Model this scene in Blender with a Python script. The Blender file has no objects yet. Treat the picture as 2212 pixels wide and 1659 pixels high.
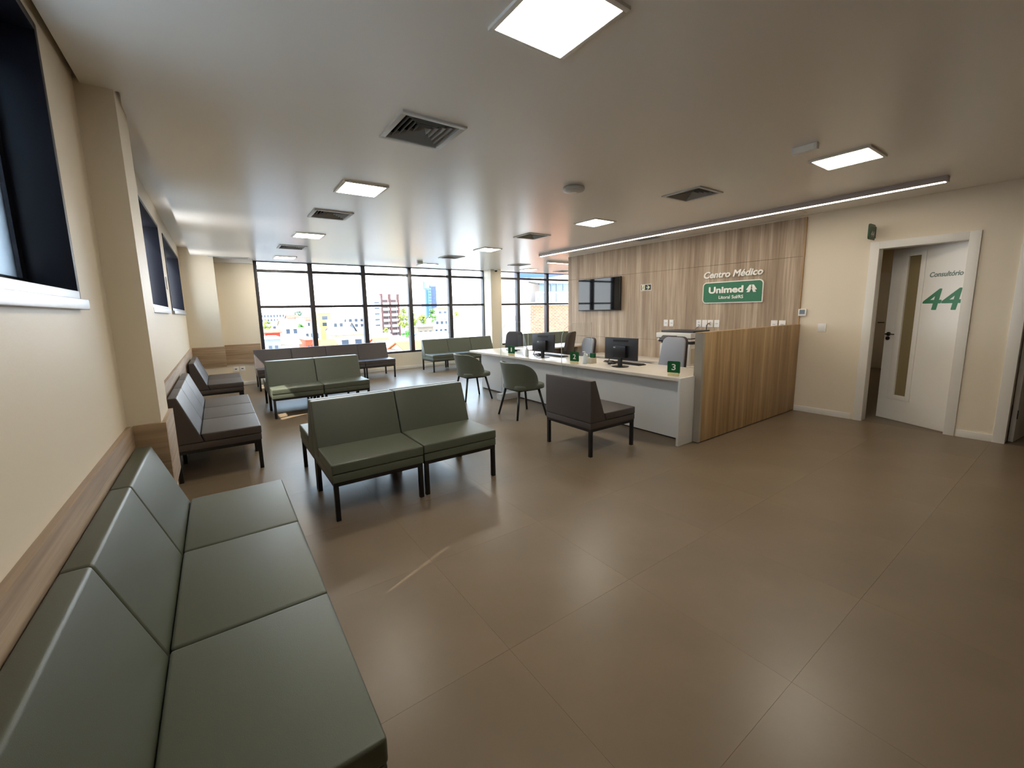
import bpy, bmesh, math, random
from mathutils import Vector, Matrix
random.seed(7)
C = bpy.context.scene.collection
sc = bpy.context.scene
PI = math.pi

# ------------------------------------------------------------------ camera
FPX, CX, CY, CAMZ = 893.02, 1086.9, 801.76, 1.45
_y, _p, _r = (math.radians(a) for a in (34.428, 8.317, 1.217))
_fw = Vector((math.sin(_y)*math.cos(_p), math.cos(_y)*math.cos(_p), -math.sin(_p)))
_rt = Vector((math.cos(_y), -math.sin(_y), 0)); _dn = _fw.cross(_rt)
RT = math.cos(_r)*_rt + math.sin(_r)*_dn
DN = -math.sin(_r)*_rt + math.cos(_r)*_dn
cam_d = bpy.data.cameras.new('camera'); cam = bpy.data.objects.new('camera', cam_d); C.objects.link(cam)
cam_d.sensor_width = 36; cam_d.lens = FPX/2212*36
cam_d.shift_x = (1106-CX)/2212; cam_d.shift_y = (CY-829.5)/2212
cam_d.clip_start = .02; cam_d.clip_end = 3000
m = Matrix((RT, -DN, -_fw)).transposed().to_4x4(); m.translation = (0, 0, CAMZ); cam.matrix_world = m
sc.camera = cam
def at(px, py, y):                       # photograph pixel -> point on the vertical plane y
    d = RT*((px-CX)/FPX) + DN*((py-CY)/FPX) + _fw
    t = y/d.y
    return Vector((0, 0, CAMZ)) + d*t

# ------------------------------------------------------------------ world, sun, exposure
w = bpy.data.worlds.new('sky'); sc.world = w; w.use_nodes = True
nt = w.node_tree; nt.nodes.clear()
bg = nt.nodes.new('ShaderNodeBackground'); out = nt.nodes.new('ShaderNodeOutputWorld')
bg.inputs[1].default_value = 9.0
_tc = nt.nodes.new('ShaderNodeTexCoord'); _sx = nt.nodes.new('ShaderNodeSeparateXYZ'); _cr = nt.nodes.new('ShaderNodeValToRGB')   # clear sky: white haze at the horizon, blue overhead
nt.links.new(_tc.outputs['Generated'], _sx.inputs[0]); nt.links.new(_sx.outputs[2], _cr.inputs[0]); nt.links.new(_cr.outputs[0], bg.inputs[0])
_e = _cr.color_ramp.elements; _e[0].position = 0; _e[0].color = (.95, .97, 1, 1); _e[1].position = 1; _e[1].color = (.30, .54, 1, 1)
_k = _e.new(.3); _k.color = (.62, .81, 1, 1)
nt.links.new(bg.outputs[0], out.inputs[0])
sun_d = bpy.data.lights.new('sun', 'SUN'); sun_d.energy = 11; sun_d.angle = .009; sun_d.color = (1, .95, .86)
sun = bpy.data.objects.new('sun', sun_d); C.objects.link(sun)
sun.rotation_euler = Vector((.546, .232, -.805)).to_track_quat('-Z', 'Y').to_euler(); sun.location = (-5, -3, 9)
LED = 44.0
vs = sc.view_settings
vs.view_transform = 'Standard'; vs.look = 'None'; vs.exposure = .25; vs.gamma = 1; vs.use_curve_mapping = False
sc.cycles.max_bounces = 10; sc.cycles.diffuse_bounces = 6; sc.cycles.transparent_max_bounces = 16
sc.cycles.sample_clamp_indirect = 8

# ------------------------------------------------------------------ materials
def lin(c):
    f = lambda v: v/12.92 if v <= .04045 else ((v+.055)/1.055)**2.4
    return tuple(f(v/255) for v in c)+(1,)
class NT:
    def __init__(s, name):
        s.m = bpy.data.materials.new(name); s.m.use_nodes = True; s.t = s.m.node_tree; s.t.nodes.clear()
        s.o = s.n('OutputMaterial')
    def n(s, k, **kw):
        x = s.t.nodes.new('ShaderNode'+k)
        for a, v in kw.items(): setattr(x, a, v)
        return x
    def l(s, a, b): s.t.links.new(a, b)
    def noise(s, scale, detail=3, mapping=None, rough=.5):
        tc = s.n('TexCoord'); nz = s.n('TexNoise'); nz.inputs['Scale'].default_value = scale
        nz.inputs['Detail'].default_value = detail; nz.inputs['Roughness'].default_value = rough
        if mapping:
            mp = s.n('Mapping'); mp.inputs['Scale'].default_value = mapping
            s.l(tc.outputs['Object'], mp.inputs[0]); s.l(mp.outputs[0], nz.inputs['Vector'])
        else: s.l(tc.outputs['Object'], nz.inputs['Vector'])
        return nz
    def ramp(s, src, stops):
        r = s.n('ValToRGB'); e = r.color_ramp.elements
        while len(e) < len(stops): e.new(.5)
        for k, (p, c) in enumerate(stops): e[k].position = p; e[k].color = lin(c)
        s.l(src, r.inputs[0]); return r
def mat(name, rgb, rough=.5, metal=0, spec=.5, var=0, vscale=4, bump=0, bscale=60, bmap=None, coat=0, emit=None, estr=0):
    s = NT(name); p = s.n('BsdfPrincipled'); s.l(p.outputs[0], s.o.inputs[0])
    p.inputs['Base Color'].default_value = lin(rgb); p.inputs['Roughness'].default_value = rough
    p.inputs['Metallic'].default_value = metal; p.inputs['Specular IOR Level'].default_value = spec
    p.inputs['Coat Weight'].default_value = coat
    if var:
        nz = s.noise(vscale, 4)
        r = s.ramp(nz.outputs['Fac'], [(.3, tuple(max(0, v*(1-var)) for v in rgb)), (.7, tuple(min(255, v*(1+var)) for v in rgb))])
        s.l(r.outputs[0], p.inputs['Base Color'])
    if bump:
        nz = s.noise(bscale, 4, bmap); b = s.n('Bump'); b.inputs['Strength'].default_value = bump; b.inputs['Distance'].default_value = .01
        s.l(nz.outputs['Fac'], b.inputs['Height']); s.l(b.outputs[0], p.inputs['Normal'])
    if emit:
        p.inputs['Emission Color'].default_value = lin(emit); p.inputs['Emission Strength'].default_value = estr
    return s.m
def wood(name, dark, mid, light, across, along, rough=.5):
    # across / along: index of the world axes; grain runs along 'along'
    s = NT(name); p = s.n('BsdfPrincipled'); s.l(p.outputs[0], s.o.inputs[0])
    a = [9, 9, 9]; a[along] = .35; b = [46, 46, 46]; b[along] = 1.6
    n1 = s.noise(1, 3, a, .6); n2 = s.noise(1, 4, b, .6)
    r1 = s.ramp(n1.outputs['Fac'], [(.28, dark), (.5, mid), (.72, light)])
    r2 = s.ramp(n2.outputs['Fac'], [(.3, (190, 186, 182)), (.7, (255, 255, 255))])
    mx = s.n('MixRGB', blend_type='MULTIPLY'); mx.inputs[0].default_value = .75
    s.l(r1.outputs[0], mx.inputs[1]); s.l(r2.outputs[0], mx.inputs[2]); s.l(mx.outputs[0], p.inputs['Base Color'])
    p.inputs['Roughness'].default_value = rough
    bp = s.n('Bump'); bp.inputs['Strength'].default_value = .08; bp.inputs['Distance'].default_value = .004
    s.l(n2.outputs['Fac'], bp.inputs['Height']); s.l(bp.outputs[0], p.inputs['Normal'])
    return s.m
def clear_glass(name, tint, refl=1.5, rough=0):
    s = NT(name); t = s.n('BsdfTransparent'); g = s.n('BsdfGlossy'); mx = s.n('MixShader'); fr = s.n('Fresnel')
    fr.inputs['IOR'].default_value = 1.45; mu = s.n('Math', operation='MULTIPLY'); mu.inputs[1].default_value = refl
    t.inputs[0].default_value = tint; g.inputs['Roughness'].default_value = rough
    ge = s.n('NewGeometry'); iv = s.n('Math', operation='SUBTRACT'); iv.inputs[0].default_value = 1; s.l(ge.outputs['Backfacing'], iv.inputs[1])
    m2 = s.n('Math', operation='MULTIPLY'); s.l(mu.outputs[0], m2.inputs[0]); s.l(iv.outputs[0], m2.inputs[1])
    s.l(fr.outputs[0], mu.inputs[0]); s.l(m2.outputs[0], mx.inputs[0]); s.l(t.outputs[0], mx.inputs[1]); s.l(g.outputs[0], mx.inputs[2])
    s.l(mx.outputs[0], s.o.inputs[0]); return s.m
M = {}
M['ceiling'] = mat('ceiling_paint', (240, 236, 229), .27, spec=.36, bump=.10, bscale=1.0, bmap=(1.2, 4.5, 1))
M['wall'] = mat('beige_wall_paint', (230, 218, 196), .45, spec=.4, bump=.05, bscale=90)
M['white_paint'] = mat('white_lacquer', (232, 228, 220), .35, bump=.02, bscale=120)
M['shade_black'] = mat('painted_shade', (24, 22, 20), .9)  # near-black colour standing in for shade inside vent ducts and slots
M['tile'] = mat('porcelain_tile', (120, 104, 84), .33, spec=.34, var=.035, vscale=2.2, bump=.035, bscale=26)
M['grout'] = mat('grout', (78, 68, 56), .8)
M['plain_floor'] = mat('vinyl_floor', (110, 98, 82), .4)
M['panel_wood'] = wood('panel_wood', (150, 127, 104), (181, 159, 134), (207, 188, 164), 1, 2)
M['oak'] = wood('partition_wood', (150, 118, 78), (184, 151, 106), (206, 174, 128), 0, 2)
M['band_y'] = wood('band_wood_lengthwise', (152, 128, 102), (178, 154, 128), (198, 177, 150), 2, 1)
M['band_x'] = wood('band_wood_crosswise', (152, 126, 96), (180, 153, 122), (200, 176, 146), 2, 0)
M['edge_grey'] = mat('grey_edge_banding', (158, 150, 136), .5)
M['laminate'] = mat('white_laminate', (208, 206, 202), .32)
M['laminate_top'] = mat('counter_laminate', (222, 214, 202), .22)
M['kick'] = mat('dark_kick', (40, 38, 36), .6)
M['black_alu'] = mat('black_anodised_aluminium', (15, 16, 23), .38, metal=0, spec=.22)
M['window_alu'] = mat('dark_bronze_aluminium', (56, 52, 53), .4, metal=.2)
M['sill_alu'] = mat('brushed_aluminium_sill', (178, 182, 190), .35, metal=.7, bump=.05, bscale=40, bmap=(30, 1, 1))
M['green'] = mat('sage_leatherette', (82, 86, 72), .42, spec=.5, bump=.10, bscale=420)
M['brown'] = mat('dark_brown_leatherette', (69, 61, 58), .45, spec=.5, bump=.10, bscale=420)
M['shell_green'] = mat('sage_upholstery', (92, 97, 84), .5, bump=.10, bscale=380)
M['black_steel'] = mat('black_steel', (14, 13, 14), .4, spec=.5)
M['white_metal'] = mat('white_coated_metal', (225, 223, 216), .4)
M['louver'] = mat('louver_metal', (150, 149, 144), .5)
M['grey_metal'] = mat('grey_diffuser_metal', (196, 196, 192), .45)
M['lamp'] = mat('lit_diffuser', (255, 250, 240), .5, emit=(255, 246, 230), estr=LED)
M['fill_lamp'] = mat('fill_diffuser', (255, 250, 240), .5, emit=(255, 236, 206), estr=9)  # weaker glow for the unseen lamp added in the consulting room
M['strip_lamp'] = mat('lit_strip', (255, 250, 240), .5, emit=(255, 241, 224), estr=20)
M['strip_side'] = mat('strip_profile', (176, 166, 164), .45)
M['grey_plastic'] = mat('grey_plastic', (196, 195, 192), .4)
M['white_plastic'] = mat('white_plastic', (236, 234, 230), .35)
M['black_plastic'] = mat('black_plastic', (22, 22, 25), .35)
M['dark_plastic'] = mat('charcoal_plastic', (44, 44, 50), .4)
M['screen'] = mat('switched_off_screen', (8, 8, 10), .035, spec=.32)
M['sign_green'] = mat('sign_green', (34, 112, 74), .35)
M['sign_white'] = mat('sign_white', (244, 242, 234), .3, metal=.0)
M['card_green'] = mat('card_green', (10, 92, 48), .3)
M['blade_green'] = mat('blade_sign_green', (30, 74, 44), .35)
M['letter_green'] = mat('door_letter_green', (24, 112, 66), .4)
M['letter_grey'] = mat('door_letter_grey', (104, 122, 112), .4)
M['exit_black'] = mat('exit_panel', (22, 30, 24), .4)
M['exit_glow'] = mat('photoluminescent_ink', (232, 236, 206), .5)
M['chrome'] = mat('dark_chrome', (92, 84, 76), .25, metal=.9)
M['light_wood'] = mat('pale_wood_block', (222, 208, 158), .5, var=.05, vscale=30)
M['office_dark'] = mat('office_chair_shell', (48, 39, 36), .5, bump=.08, bscale=400)
M['office_grey'] = mat('office_chair_fabric', (140, 142, 150), .6, bump=.10, bscale=500)
M['printer'] = mat('printer_white', (222, 220, 214), .4)
M['cream_plastic'] = mat('cream_plastic', (204, 196, 176), .45)
M['orange_plastic'] = mat('orange_plug', (208, 140, 40), .4)
M['liquid'] = mat('clear_gel_bottle', (206, 216, 220), .12, spec=.6)
M['lcd'] = mat('grey_lcd', (126, 138, 148), .3)
M['glass'] = clear_glass('window_glass', (.97, .985, .985, 1), 1.2)
M['acrylic'] = clear_glass('acrylic_sheet', (.965, .98, .98, 1), 1.4)
M['acrylic_edge'] = mat('acrylic_edge', (188, 204, 204), .2)
M['smoked'] = mat('smoked_door_glass', (136, 122, 90), .18, spec=.5)
s = NT('tinted_window_glass'); p_ = s.n('BsdfPrincipled'); s.l(p_.outputs[0], s.o.inputs[0])
p_.inputs['Base Color'].default_value = (.30, .36, .41, 1); p_.inputs['Roughness'].default_value = .35; p_.inputs['Transmission Weight'].default_value = .95
M['tinted'] = s.m

# ------------------------------------------------------------------ mesh helpers
class MB:
    def __init__(s): s.v = []; s.f = []
    def add(s, vs, fs):
        o = len(s.v); s.v += [tuple(v) for v in vs]; s.f += [tuple(i+o for i in f) for f in fs]; return s
    def box(s, x0, x1, y0, y1, z0, z1):
        return s.add([(x0,y0,z0),(x1,y0,z0),(x1,y1,z0),(x0,y1,z0),(x0,y0,z1),(x1,y0,z1),(x1,y1,z1),(x0,y1,z1)],
                     [(0,3,2,1),(4,5,6,7),(0,1,5,4),(1,2,6,5),(2,3,7,6),(3,0,4,7)])
    def prism(s, prof, axis, a0, a1):      # prof: list of 2-D points in the two other axes (cyclic order), extruded along axis
        def P(q, a):
            if axis == 0: return (a, q[0], q[1])
            if axis == 1: return (q[0], a, q[1])
            return (q[0], q[1], a)
        n = len(prof); vs = [P(q, a0) for q in prof]+[P(q, a1) for q in prof]
        fs = [tuple(range(n-1, -1, -1)), tuple(range(n, 2*n))]+[(i, (i+1) % n, n+(i+1) % n, n+i) for i in range(n)]
        return s.add(vs, fs)
    def tube(s, pts, r, n=8, r1=None):
        pts = [Vector(p) for p in pts]; rings = []
        for i, p in enumerate(pts):
            d = (pts[min(i+1, len(pts)-1)]-pts[max(i-1, 0)]).normalized()
            u = d.orthogonal().normalized() if i == 0 else (u - d*u.dot(d)).normalized()
            v_ = d.cross(u); rr = r if r1 is None else r+(r1-r)*i/(len(pts)-1)
            rings.append([p+rr*(math.cos(2*PI*k/n)*u+math.sin(2*PI*k/n)*v_) for k in range(n)])
        vs = [q for g in rings for q in g]; fs = []
        for i in range(len(rings)-1):
            fs += [(i*n+k, i*n+(k+1) % n, (i+1)*n+(k+1) % n, (i+1)*n+k) for k in range(n)]
        fs += [tuple(range(n-1, -1, -1)), tuple((len(rings)-1)*n+k for k in range(n))]
        return s.add(vs, fs)
    def lathe(s, prof, c=(0, 0, 0), n=20):  # prof: (r, z)
        vs = []; fs = []
        for r, z in prof:
            vs += [(c[0]+r*math.cos(2*PI*k/n), c[1]+r*math.sin(2*PI*k/n), c[2]+z) for k in range(n)]
        for i in range(len(prof)-1):
            fs += [(i*n+k, i*n+(k+1) % n, (i+1)*n+(k+1) % n, (i+1)*n+k) for k in range(n)]
        fs += [tuple(range(n-1, -1, -1)), tuple((len(prof)-1)*n+k for k in range(n))]
        return s.add(vs, fs)
    def build(s, name, material, parent=None, bevel=0, seg=2, smooth=False):
        off = parent_loc(parent)
        me = bpy.data.meshes.new(name); me.from_pydata([Vector(v)-off for v in s.v], [], s.f)
        bm = bmesh.new(); bm.from_mesh(me)
        bmesh.ops.recalc_face_normals(bm, faces=bm.faces)
        if bevel:
            ed = [e for e in bm.edges if len(e.link_faces) == 2 and e.calc_face_angle(0) > .5]
            bmesh.ops.bevel(bm, geom=ed, offset=bevel, segments=seg, profile=.6, affect='EDGES', clamp_overlap=True)
        if smooth or bevel:
            for f in bm.faces: f.smooth = True
            if bevel and not smooth:
                for e in bm.edges: e.smooth = e.calc_face_angle(0) < .9
        bm.to_mesh(me); bm.free()
        if smooth == 'auto':
            for e in me.edges: pass
        me.materials.append(M[material] if isinstance(material, str) else material)
        return link(name, me, parent)
def parent_loc(p):
    v = Vector((0, 0, 0))
    while p is not None: v += p.location; p = p.parent
    return v
def link(name, me, parent=None):
    o = bpy.data.objects.new(name, me); C.objects.link(o); o.parent = parent; return o
def tag(o, label, cat, group=None):
    o['label'] = label; o['category'] = cat
    if group: o['group'] = group
    return o
def thing(name, loc, label, cat, group=None, rz=0):
    o = bpy.data.objects.new(name, None); C.objects.link(o); o.location = loc; o.rotation_euler = (0, 0, rz); o.empty_display_size = .1
    return tag(o, label, cat, group)
def struct(o, label=None):
    o['kind'] = 'structure'
    if label: o['label'] = label
    return o
def sroot(name, loc=(0, 0, 0), label=None):
    o = bpy.data.objects.new(name, None); C.objects.link(o); o.location = loc; return struct(o, label)
def copy_tree(o, parent=None):
    c = o.copy(); C.objects.link(c); c.parent = parent
    for ch in o.children: copy_tree(ch, c)
    return c
def B(*a): return MB().box(*a)
def holed(axis, a, b, c, holes):
    """slab on plane 'axis' spanning a=(a0,a1), b=(b0,b1) in the two other axes, thickness c=(c0,c1), with rectangular holes (a0,a1,b0,b1)"""
    A = sorted({a[0], a[1]} | {h[i] for h in holes for i in (0, 1)}); Bv = sorted({b[0], b[1]} | {h[i] for h in holes for i in (2, 3)})
    A = [v for v in A if a[0] <= v <= a[1]]; Bv = [v for v in Bv if b[0] <= v <= b[1]]
    solid = {}
    for i in range(len(A)-1):
        for j in range(len(Bv)-1):
            m_ = ((A[i]+A[i+1])/2, (Bv[j]+Bv[j+1])/2)
            solid[i, j] = not any(h[0] < m_[0] < h[1] and h[2] < m_[1] < h[3] for h in holes)
    mb = MB()
    def P(u, v, t):
        return {0: (t, u, v), 1: (u, t, v), 2: (u, v, t)}[axis]
    for (i, j), s_ in solid.items():
        if not s_: continue
        u0, u1, v0, v1 = A[i], A[i+1], Bv[j], Bv[j+1]
        for t in c: mb.add([P(u0, v0, t), P(u1, v0, t), P(u1, v1, t), P(u0, v1, t)], [(0, 1, 2, 3)])
        for di, dj, e in ((-1, 0, ((u0, v0), (u0, v1))), (1, 0, ((u1, v0), (u1, v1))), (0, -1, ((u0, v0), (u1, v0))), (0, 1, ((u0, v1), (u1, v1)))):
            if not solid.get((i+di, j+dj), False):
                mb.add([P(*e[0], c[0]), P(*e[1], c[0]), P(*e[1], c[1]), P(*e[0], c[1])], [(0, 1, 2, 3)])
    return mb
def ring(mb, x0, x1, y0, y1, z0, z1, t):   # rectangular ring lying flat
    mb.box(x0, x1, y0, y0+t, z0, z1); mb.box(x0, x1, y1-t, y1, z0, z1); mb.box(x0, x0+t, y0+t, y1-t, z0, z1); mb.box(x1-t, x1, y0+t, y1-t, z0, z1); return mb
def text_mb(s, o, ux, uy, wid, hei, depth, shear=0, bold=0):
    """text s as a mesh whose box starts at o and spans wid along ux and hei along uy; extruded along ux x uy"""
    cu = bpy.data.curves.new('t', 'FONT'); cu.body = s; cu.size = 1; cu.shear = shear; cu.extrude = .05; cu.resolution_u = 4
    ob = bpy.data.objects.new('t', cu); C.objects.link(ob)
    dg = bpy.context.evaluated_depsgraph_get(); me = bpy.data.meshes.new_from_object(ob.evaluated_get(dg))
    xs = [v.co.x for v in me.vertices]; ys = [v.co.y for v in me.vertices]
    x0, x1, y0, y1 = min(xs), max(xs), min(ys), max(ys); ux = Vector(ux); uy = Vector(uy); n = ux.cross(uy); o = Vector(o)
    mb = MB(); fs = [tuple(p.vertices) for p in me.polygons]; W, H = wid-2*bold, hei-2*bold
    sh = [(0, 0)]+([(math.cos(k*PI/5), math.sin(k*PI/5)) for k in range(10)] if bold else [])      # heavier weight: overlaid copies of the outline
    for k, (a, b) in enumerate(sh):
        mb.add([o+ux*(bold*(1+a)+(v.co.x-x0)/(x1-x0)*W)+uy*(bold*(1+b)+(v.co.y-y0)/(y1-y0)*H)+n*((v.co.z+.05)/.1*(depth-k*depth*.004)) for v in me.vertices], fs)
    bpy.data.objects.remove(ob); bpy.data.curves.remove(cu); bpy.data.meshes.remove(me)
    return mb
def rrect(x0, x1, y0, y1, r, sharp=(), n=6):   # rounded rectangle outline; corners 0 BL 1 BR 2 TR 3 TL
    pts = []
    for k, (cx, cy, a0) in enumerate(((x0+r, y0+r, PI), (x1-r, y0+r, 1.5*PI), (x1-r, y1-r, 0), (x0+r, y1-r, .5*PI))):
        if k in sharp: pts.append(((x0, y0), (x1, y0), (x1, y1), (x0, y1))[k]); continue
        pts += [(cx+r*math.cos(a0+.5*PI*i/n), cy+r*math.sin(a0+.5*PI*i/n)) for i in range(n+1)]
    return pts

# ================================================================== SETTING
ZC = 2.60; XL = -.46; XW = 6.49; YB = 10.30; XR = 10.6
# floor: slab with grout colour, single porcelain tiles on it
fl = struct(B(XL-.2, XR+1.7, -7.7, YB+.15, -.30, -.0016).build('floor', 'grout'), 'brown porcelain tile floor')
TX, TY = .795, .771; tile_mesh = None
for i in range(-2, 14):
    for j in range(-12, 13):
        x0, y0 = .905+i*TX, .545+j*TY
        x1, y1 = x0+TX, y0+TY
        x0c, x1c, y0c, y1c = max(x0, XL), min(x1, XR), max(y0, -7.5), min(y1, YB)
        if x1c-x0c < .05 or y1c-y0c < .05: continue
        if x0 > XW+.1 and y0 < 6.9: continue
        full = (x1c-x0c > TX-.001 and y1c-y0c > TY-.001)
        if full and tile_mesh:
            o = link('tile', tile_mesh, fl); o.location = (x0, y0, 0)
        else:
            o = B(0, x1c-x0c-.0008, 0, y1c-y0c-.0008, -.0016, 0).build('tile', 'tile', None); o.parent = fl; o.location = (x0c, y0c, 0)
            if full: tile_mesh = o.data
struct(B(XW+.02, 12.2, -2.5, 3.05, -.003, .001).build('floor_consulting_room', 'plain_floor'))

VENTS = [(1.21, 2.625), (1.22, 5.265), (1.19, 8.03), (4.17, 2.57), (4.21, 5.265), (4.24, 8.03), (6.48, 8.64), (8.80, 9.54)]
VH = .185
LAMPS = [(1.235, 1.37), (1.23, 4.07), (1.235, 6.755), (1.26, 9.50), (4.285, 1.32), (4.32, 4.05), (4.345, 6.77), (4.36, 9.52), (7.50, 9.55), (10.8, 1.5)]  # last entry: unseen lamp added to brighten the consulting room
holes = [(x-VH, x+VH, y-VH, y+VH) for x, y in VENTS]
holes += [(XL-.02, -.275, 3.412, 9.92), (XL-.02, -.435, -7.52, 3.0), (-.33, -.288, 3.0, 3.412), (.05, .75, 10.06, YB+.02)]
ce = struct(holed(2, (XL-.02, XR), (-7.52, YB+.02), (ZC, ZC+.14), holes).build('ceiling', 'ceiling'), 'smooth glossy cream ceiling')
struct(B(XL-.25, 12.4, -7.8, YB+.2, ZC+.14, ZC+.45).build('ceiling_slab', 'ceiling'))
struct(B(XW+.02, 12.3, -2.5, 6.7, ZC-.04, ZC+.14).build('ceiling_consulting_room', 'ceiling'))

# left wall with three openings
W_L = [(.55, 2.43, 1.52, 2.56), (4.71, 6.40, 1.53, 2.52), (6.95, 9.58, 1.53, 2.52)]
struct(holed(0, (-7.7, YB+.1), (-.05, 2.76), (XL-.22, XL), W_L).build('wall_left', 'wall'), 'cream wall with high dark windows')
struct(B(XL, -.312, 2.985, 3.385, 0, ZC+.02).build('wall_left_pillar', 'wall'))
struct(B(XL, .07, 9.90, YB, 0, ZC+.14).build('wall_back_pillar', 'wall'))
struct(B(XL, .76, YB, YB+.15, 0, ZC+.14).build('wall_back_corner', 'wall'))
struct(B(.76, XR+.1, YB, YB+.15, 0, .42).build('wall_back', 'wall'))
struct(B(6.45, 6.80, 9.93, YB, 0, ZC).build('wall_window_column', 'wall'), 'cream column between the windows')
struct(B(XR, XR+.15, 6.7, YB, 0, ZC+.14).build('wall_right', 'wall'))
struct(B(XL-.2, XW+.1, -7.7, -7.5, 0, ZC+.14).build('wall_behind', 'wall'))
struct(B(XW+.14, XR+.1, 6.70, 6.83, 0, ZC+.14).build('wall_recess', 'wall'))
struct(B(.065, .745, 10.20, YB, 2.53, ZC+.02).build('trim_1', 'white_paint'))
# right wall (reception side) with two door openings
D1 = (.885, 1.615, -.1, 2.085); D2 = (-.37, .47, -.1, 2.085)
struct(holed(0, (-7.6, 6.83), (-.02, ZC+.14), (XW, XW+.14), [D1, D2]).build('wall_right_doors', 'wall'), 'cream wall with doors')
struct(B(12.1, 12.3, -2.6, 3.2, 0, ZC).build('wall_consulting_far', 'wall'))
struct(B(XW+.14, 12.1, 3.05, 3.2, 0, ZC).build('wall_consulting_left', 'wall'))
struct(B(XW+.14, 12.1, .62, .70, 0, ZC).build('wall_consulting_divider', 'wall'))
struct(B(XW+.14, 12.1, -2.7, -2.6, 0, ZC).build('wall_consulting_right', 'wall'))
# baseboards
for n, a in (('baseboard_back', (.07, 6.45, YB-.014, YB, 0, .075)), ('baseboard_recess', (6.80, XR, YB-.014, YB, 0, .075)),
             ('baseboard_right', (XW-.014, XW, 1.72, 2.345, 0, .075)), ('baseboard_doors', (XW-.014, XW, .54, .80, 0, .075)),
             ('baseboard_pillar', (XL, .07, 9.886, 9.90, 0, .075))):
    struct(B(*a).build(n, 'white_paint', bevel=.003))
# wooden bumper band round the left side
for n, a, mt in (('trim_2', (XL, XL+.026, -7.5, 2.965, .46, .866), 'band_y'), ('trim_3', (XL+.026, -.29, 2.962, 2.985, .46, .866), 'band_x'),
                 ('trim_4', (-.312, -.289, 2.985, 3.385, .46, .866), 'band_y'), ('trim_5', (XL, -.289, 3.385, 3.408, .46, .866), 'band_x'),
                 ('trim_6', (XL, XL+.026, 3.408, 9.88, .46, .866), 'band_y'), ('trim_7', (XL+.026, .092, 9.878, 9.90, .46, .866), 'band_x'),
                 ('trim_8', (.07, .092, 9.90, YB-.024, .46, .866), 'band_y'), ('trim_9', (.092, .735, YB-.024, YB, .46, .866), 'band_x')):
    struct(B(*a).build(n, mt, bevel=.002), 'wood grain bumper band')

# left windows
def left_window(name, h, label, gap):
    y0, y1, z0, z1 = h; r = sroot(name, (XL, y0, z0), label); t = .032
    for nm, a in (('frame_jamb', (XL-.2, XL+.008, y0, y0+t, z0, z1)), ('frame_jamb', (XL-.2, XL+.008, y1-t, y1, z0, z1)), ('frame_head', (XL-.2, XL+.008, y0+t, y1-t, z1-t, z1))):
        B(*a).build(nm, 'black_alu', r, bevel=.002)
    B(XL-.2, XL+.012, y0+t, y1-t, z0, z0+.045).build('sill', 'sill_alu', r, bevel=.003)
    B(XL-.02, XL+.03, y0-.01, y1+.005, z0-.03, z0+.012).build('sill_tray', 'sill_alu', r, bevel=.004)
    # sliding sashes
    ys = [y0+t, (y0+y1)/2, y1-t-gap] if gap else [y0+t, (y0+y1)/2, y1-t]
    for k in range(2):
        a, b, xs = ys[k], ys[k+1], XL-.12-.035*k
        f = B(xs, xs+.028, a, a+.045, z0+.045, z1-t).build('sash_stile', 'black_alu', r)
        B(xs, xs+.028, b-.045, b, z0+.045, z1-t).build('sash_stile', 'black_alu', r)
        B(xs, xs+.028, a+.045, b-.045, z0+.045, z0+.09).build('sash_rail', 'black_alu', r); B(xs, xs+.028, a+.045, b-.045, z1-t-.045, z1-t).build('sash_rail', 'black_alu', r)
        B(xs+.010, xs+.016, a+.045, b-.045, z0+.09, z1-t-.045).build('pane', 'tinted', r)
    return r
left_window('window_1', W_L[0], 'black framed high window nearest the camera', 0)
left_window('window_2', W_L[1], 'black framed high window after the pillar', .46)
left_window('window_3', W_L[2], 'black framed high window at the far corner', .56)

# window wall
def window_wall(name, xs, label):
    r = sroot(name, (xs[0], YB, .42), label)
    for k, x in enumerate(xs):
        e = .035 if k in (0, len(xs)-1) else .05
        B(x-e, x+e, YB+.0, YB+.13, .42, ZC+.02).build('mullion', 'window_alu', r, bevel=.003)
    for k in range(len(xs)-1):
        a, b = xs[k]+(.035 if k == 0 else .05), xs[k+1]-(.035 if k == len(xs)-2 else .05)
        for z0, z1 in ((.42, .47), (1.61, 1.665), (2.375, 2.43), (2.585, ZC+.02)):
            B(a, b, YB+.02, YB+.11, z0, z1).build('rail', 'window_alu', r)
        for z0, z1 in ((.47, 1.61), (1.665, 2.375), (2.43, 2.585)):
            B(a, b, YB+.06, YB+.066, z0, z1).build('pane', 'glass', r)
    return r
window_wall('window_4', [.785, 1.85, 3.03, 4.21, 5.37, 6.46], 'five bay dark framed window overlooking the town')
window_wall('window_5', [6.83, 7.70, 8.86, 10.0, 10.57], 'dark framed window right of the column')

# reception wall cladding: panels with open joints
rw = sroot('wall_reception', (XW, 2.372, 0), 'wood grain panelled reception wall')
XP = XW-.02
for z0, z1 in ((.0, .878), (.882, 2.078), (2.082, 2.575)):
    for y0, y1 in ((2.372, 3.085), (3.0865, 5.05), (5.0515, 6.83)):
        B(XP, XW-.004, y0, y1, z0, z1).build('panel', 'panel_wood', rw)
B(XW-.004, XW-.0005, 2.372, 6.83, 0, 2.575).build('backing', mat('joint_brown', (96, 78, 58), .8), rw)
B(XP-.001, XW, 2.358, 2.372, 0, 2.575).build('edge_strip', 'oak', rw)

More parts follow.
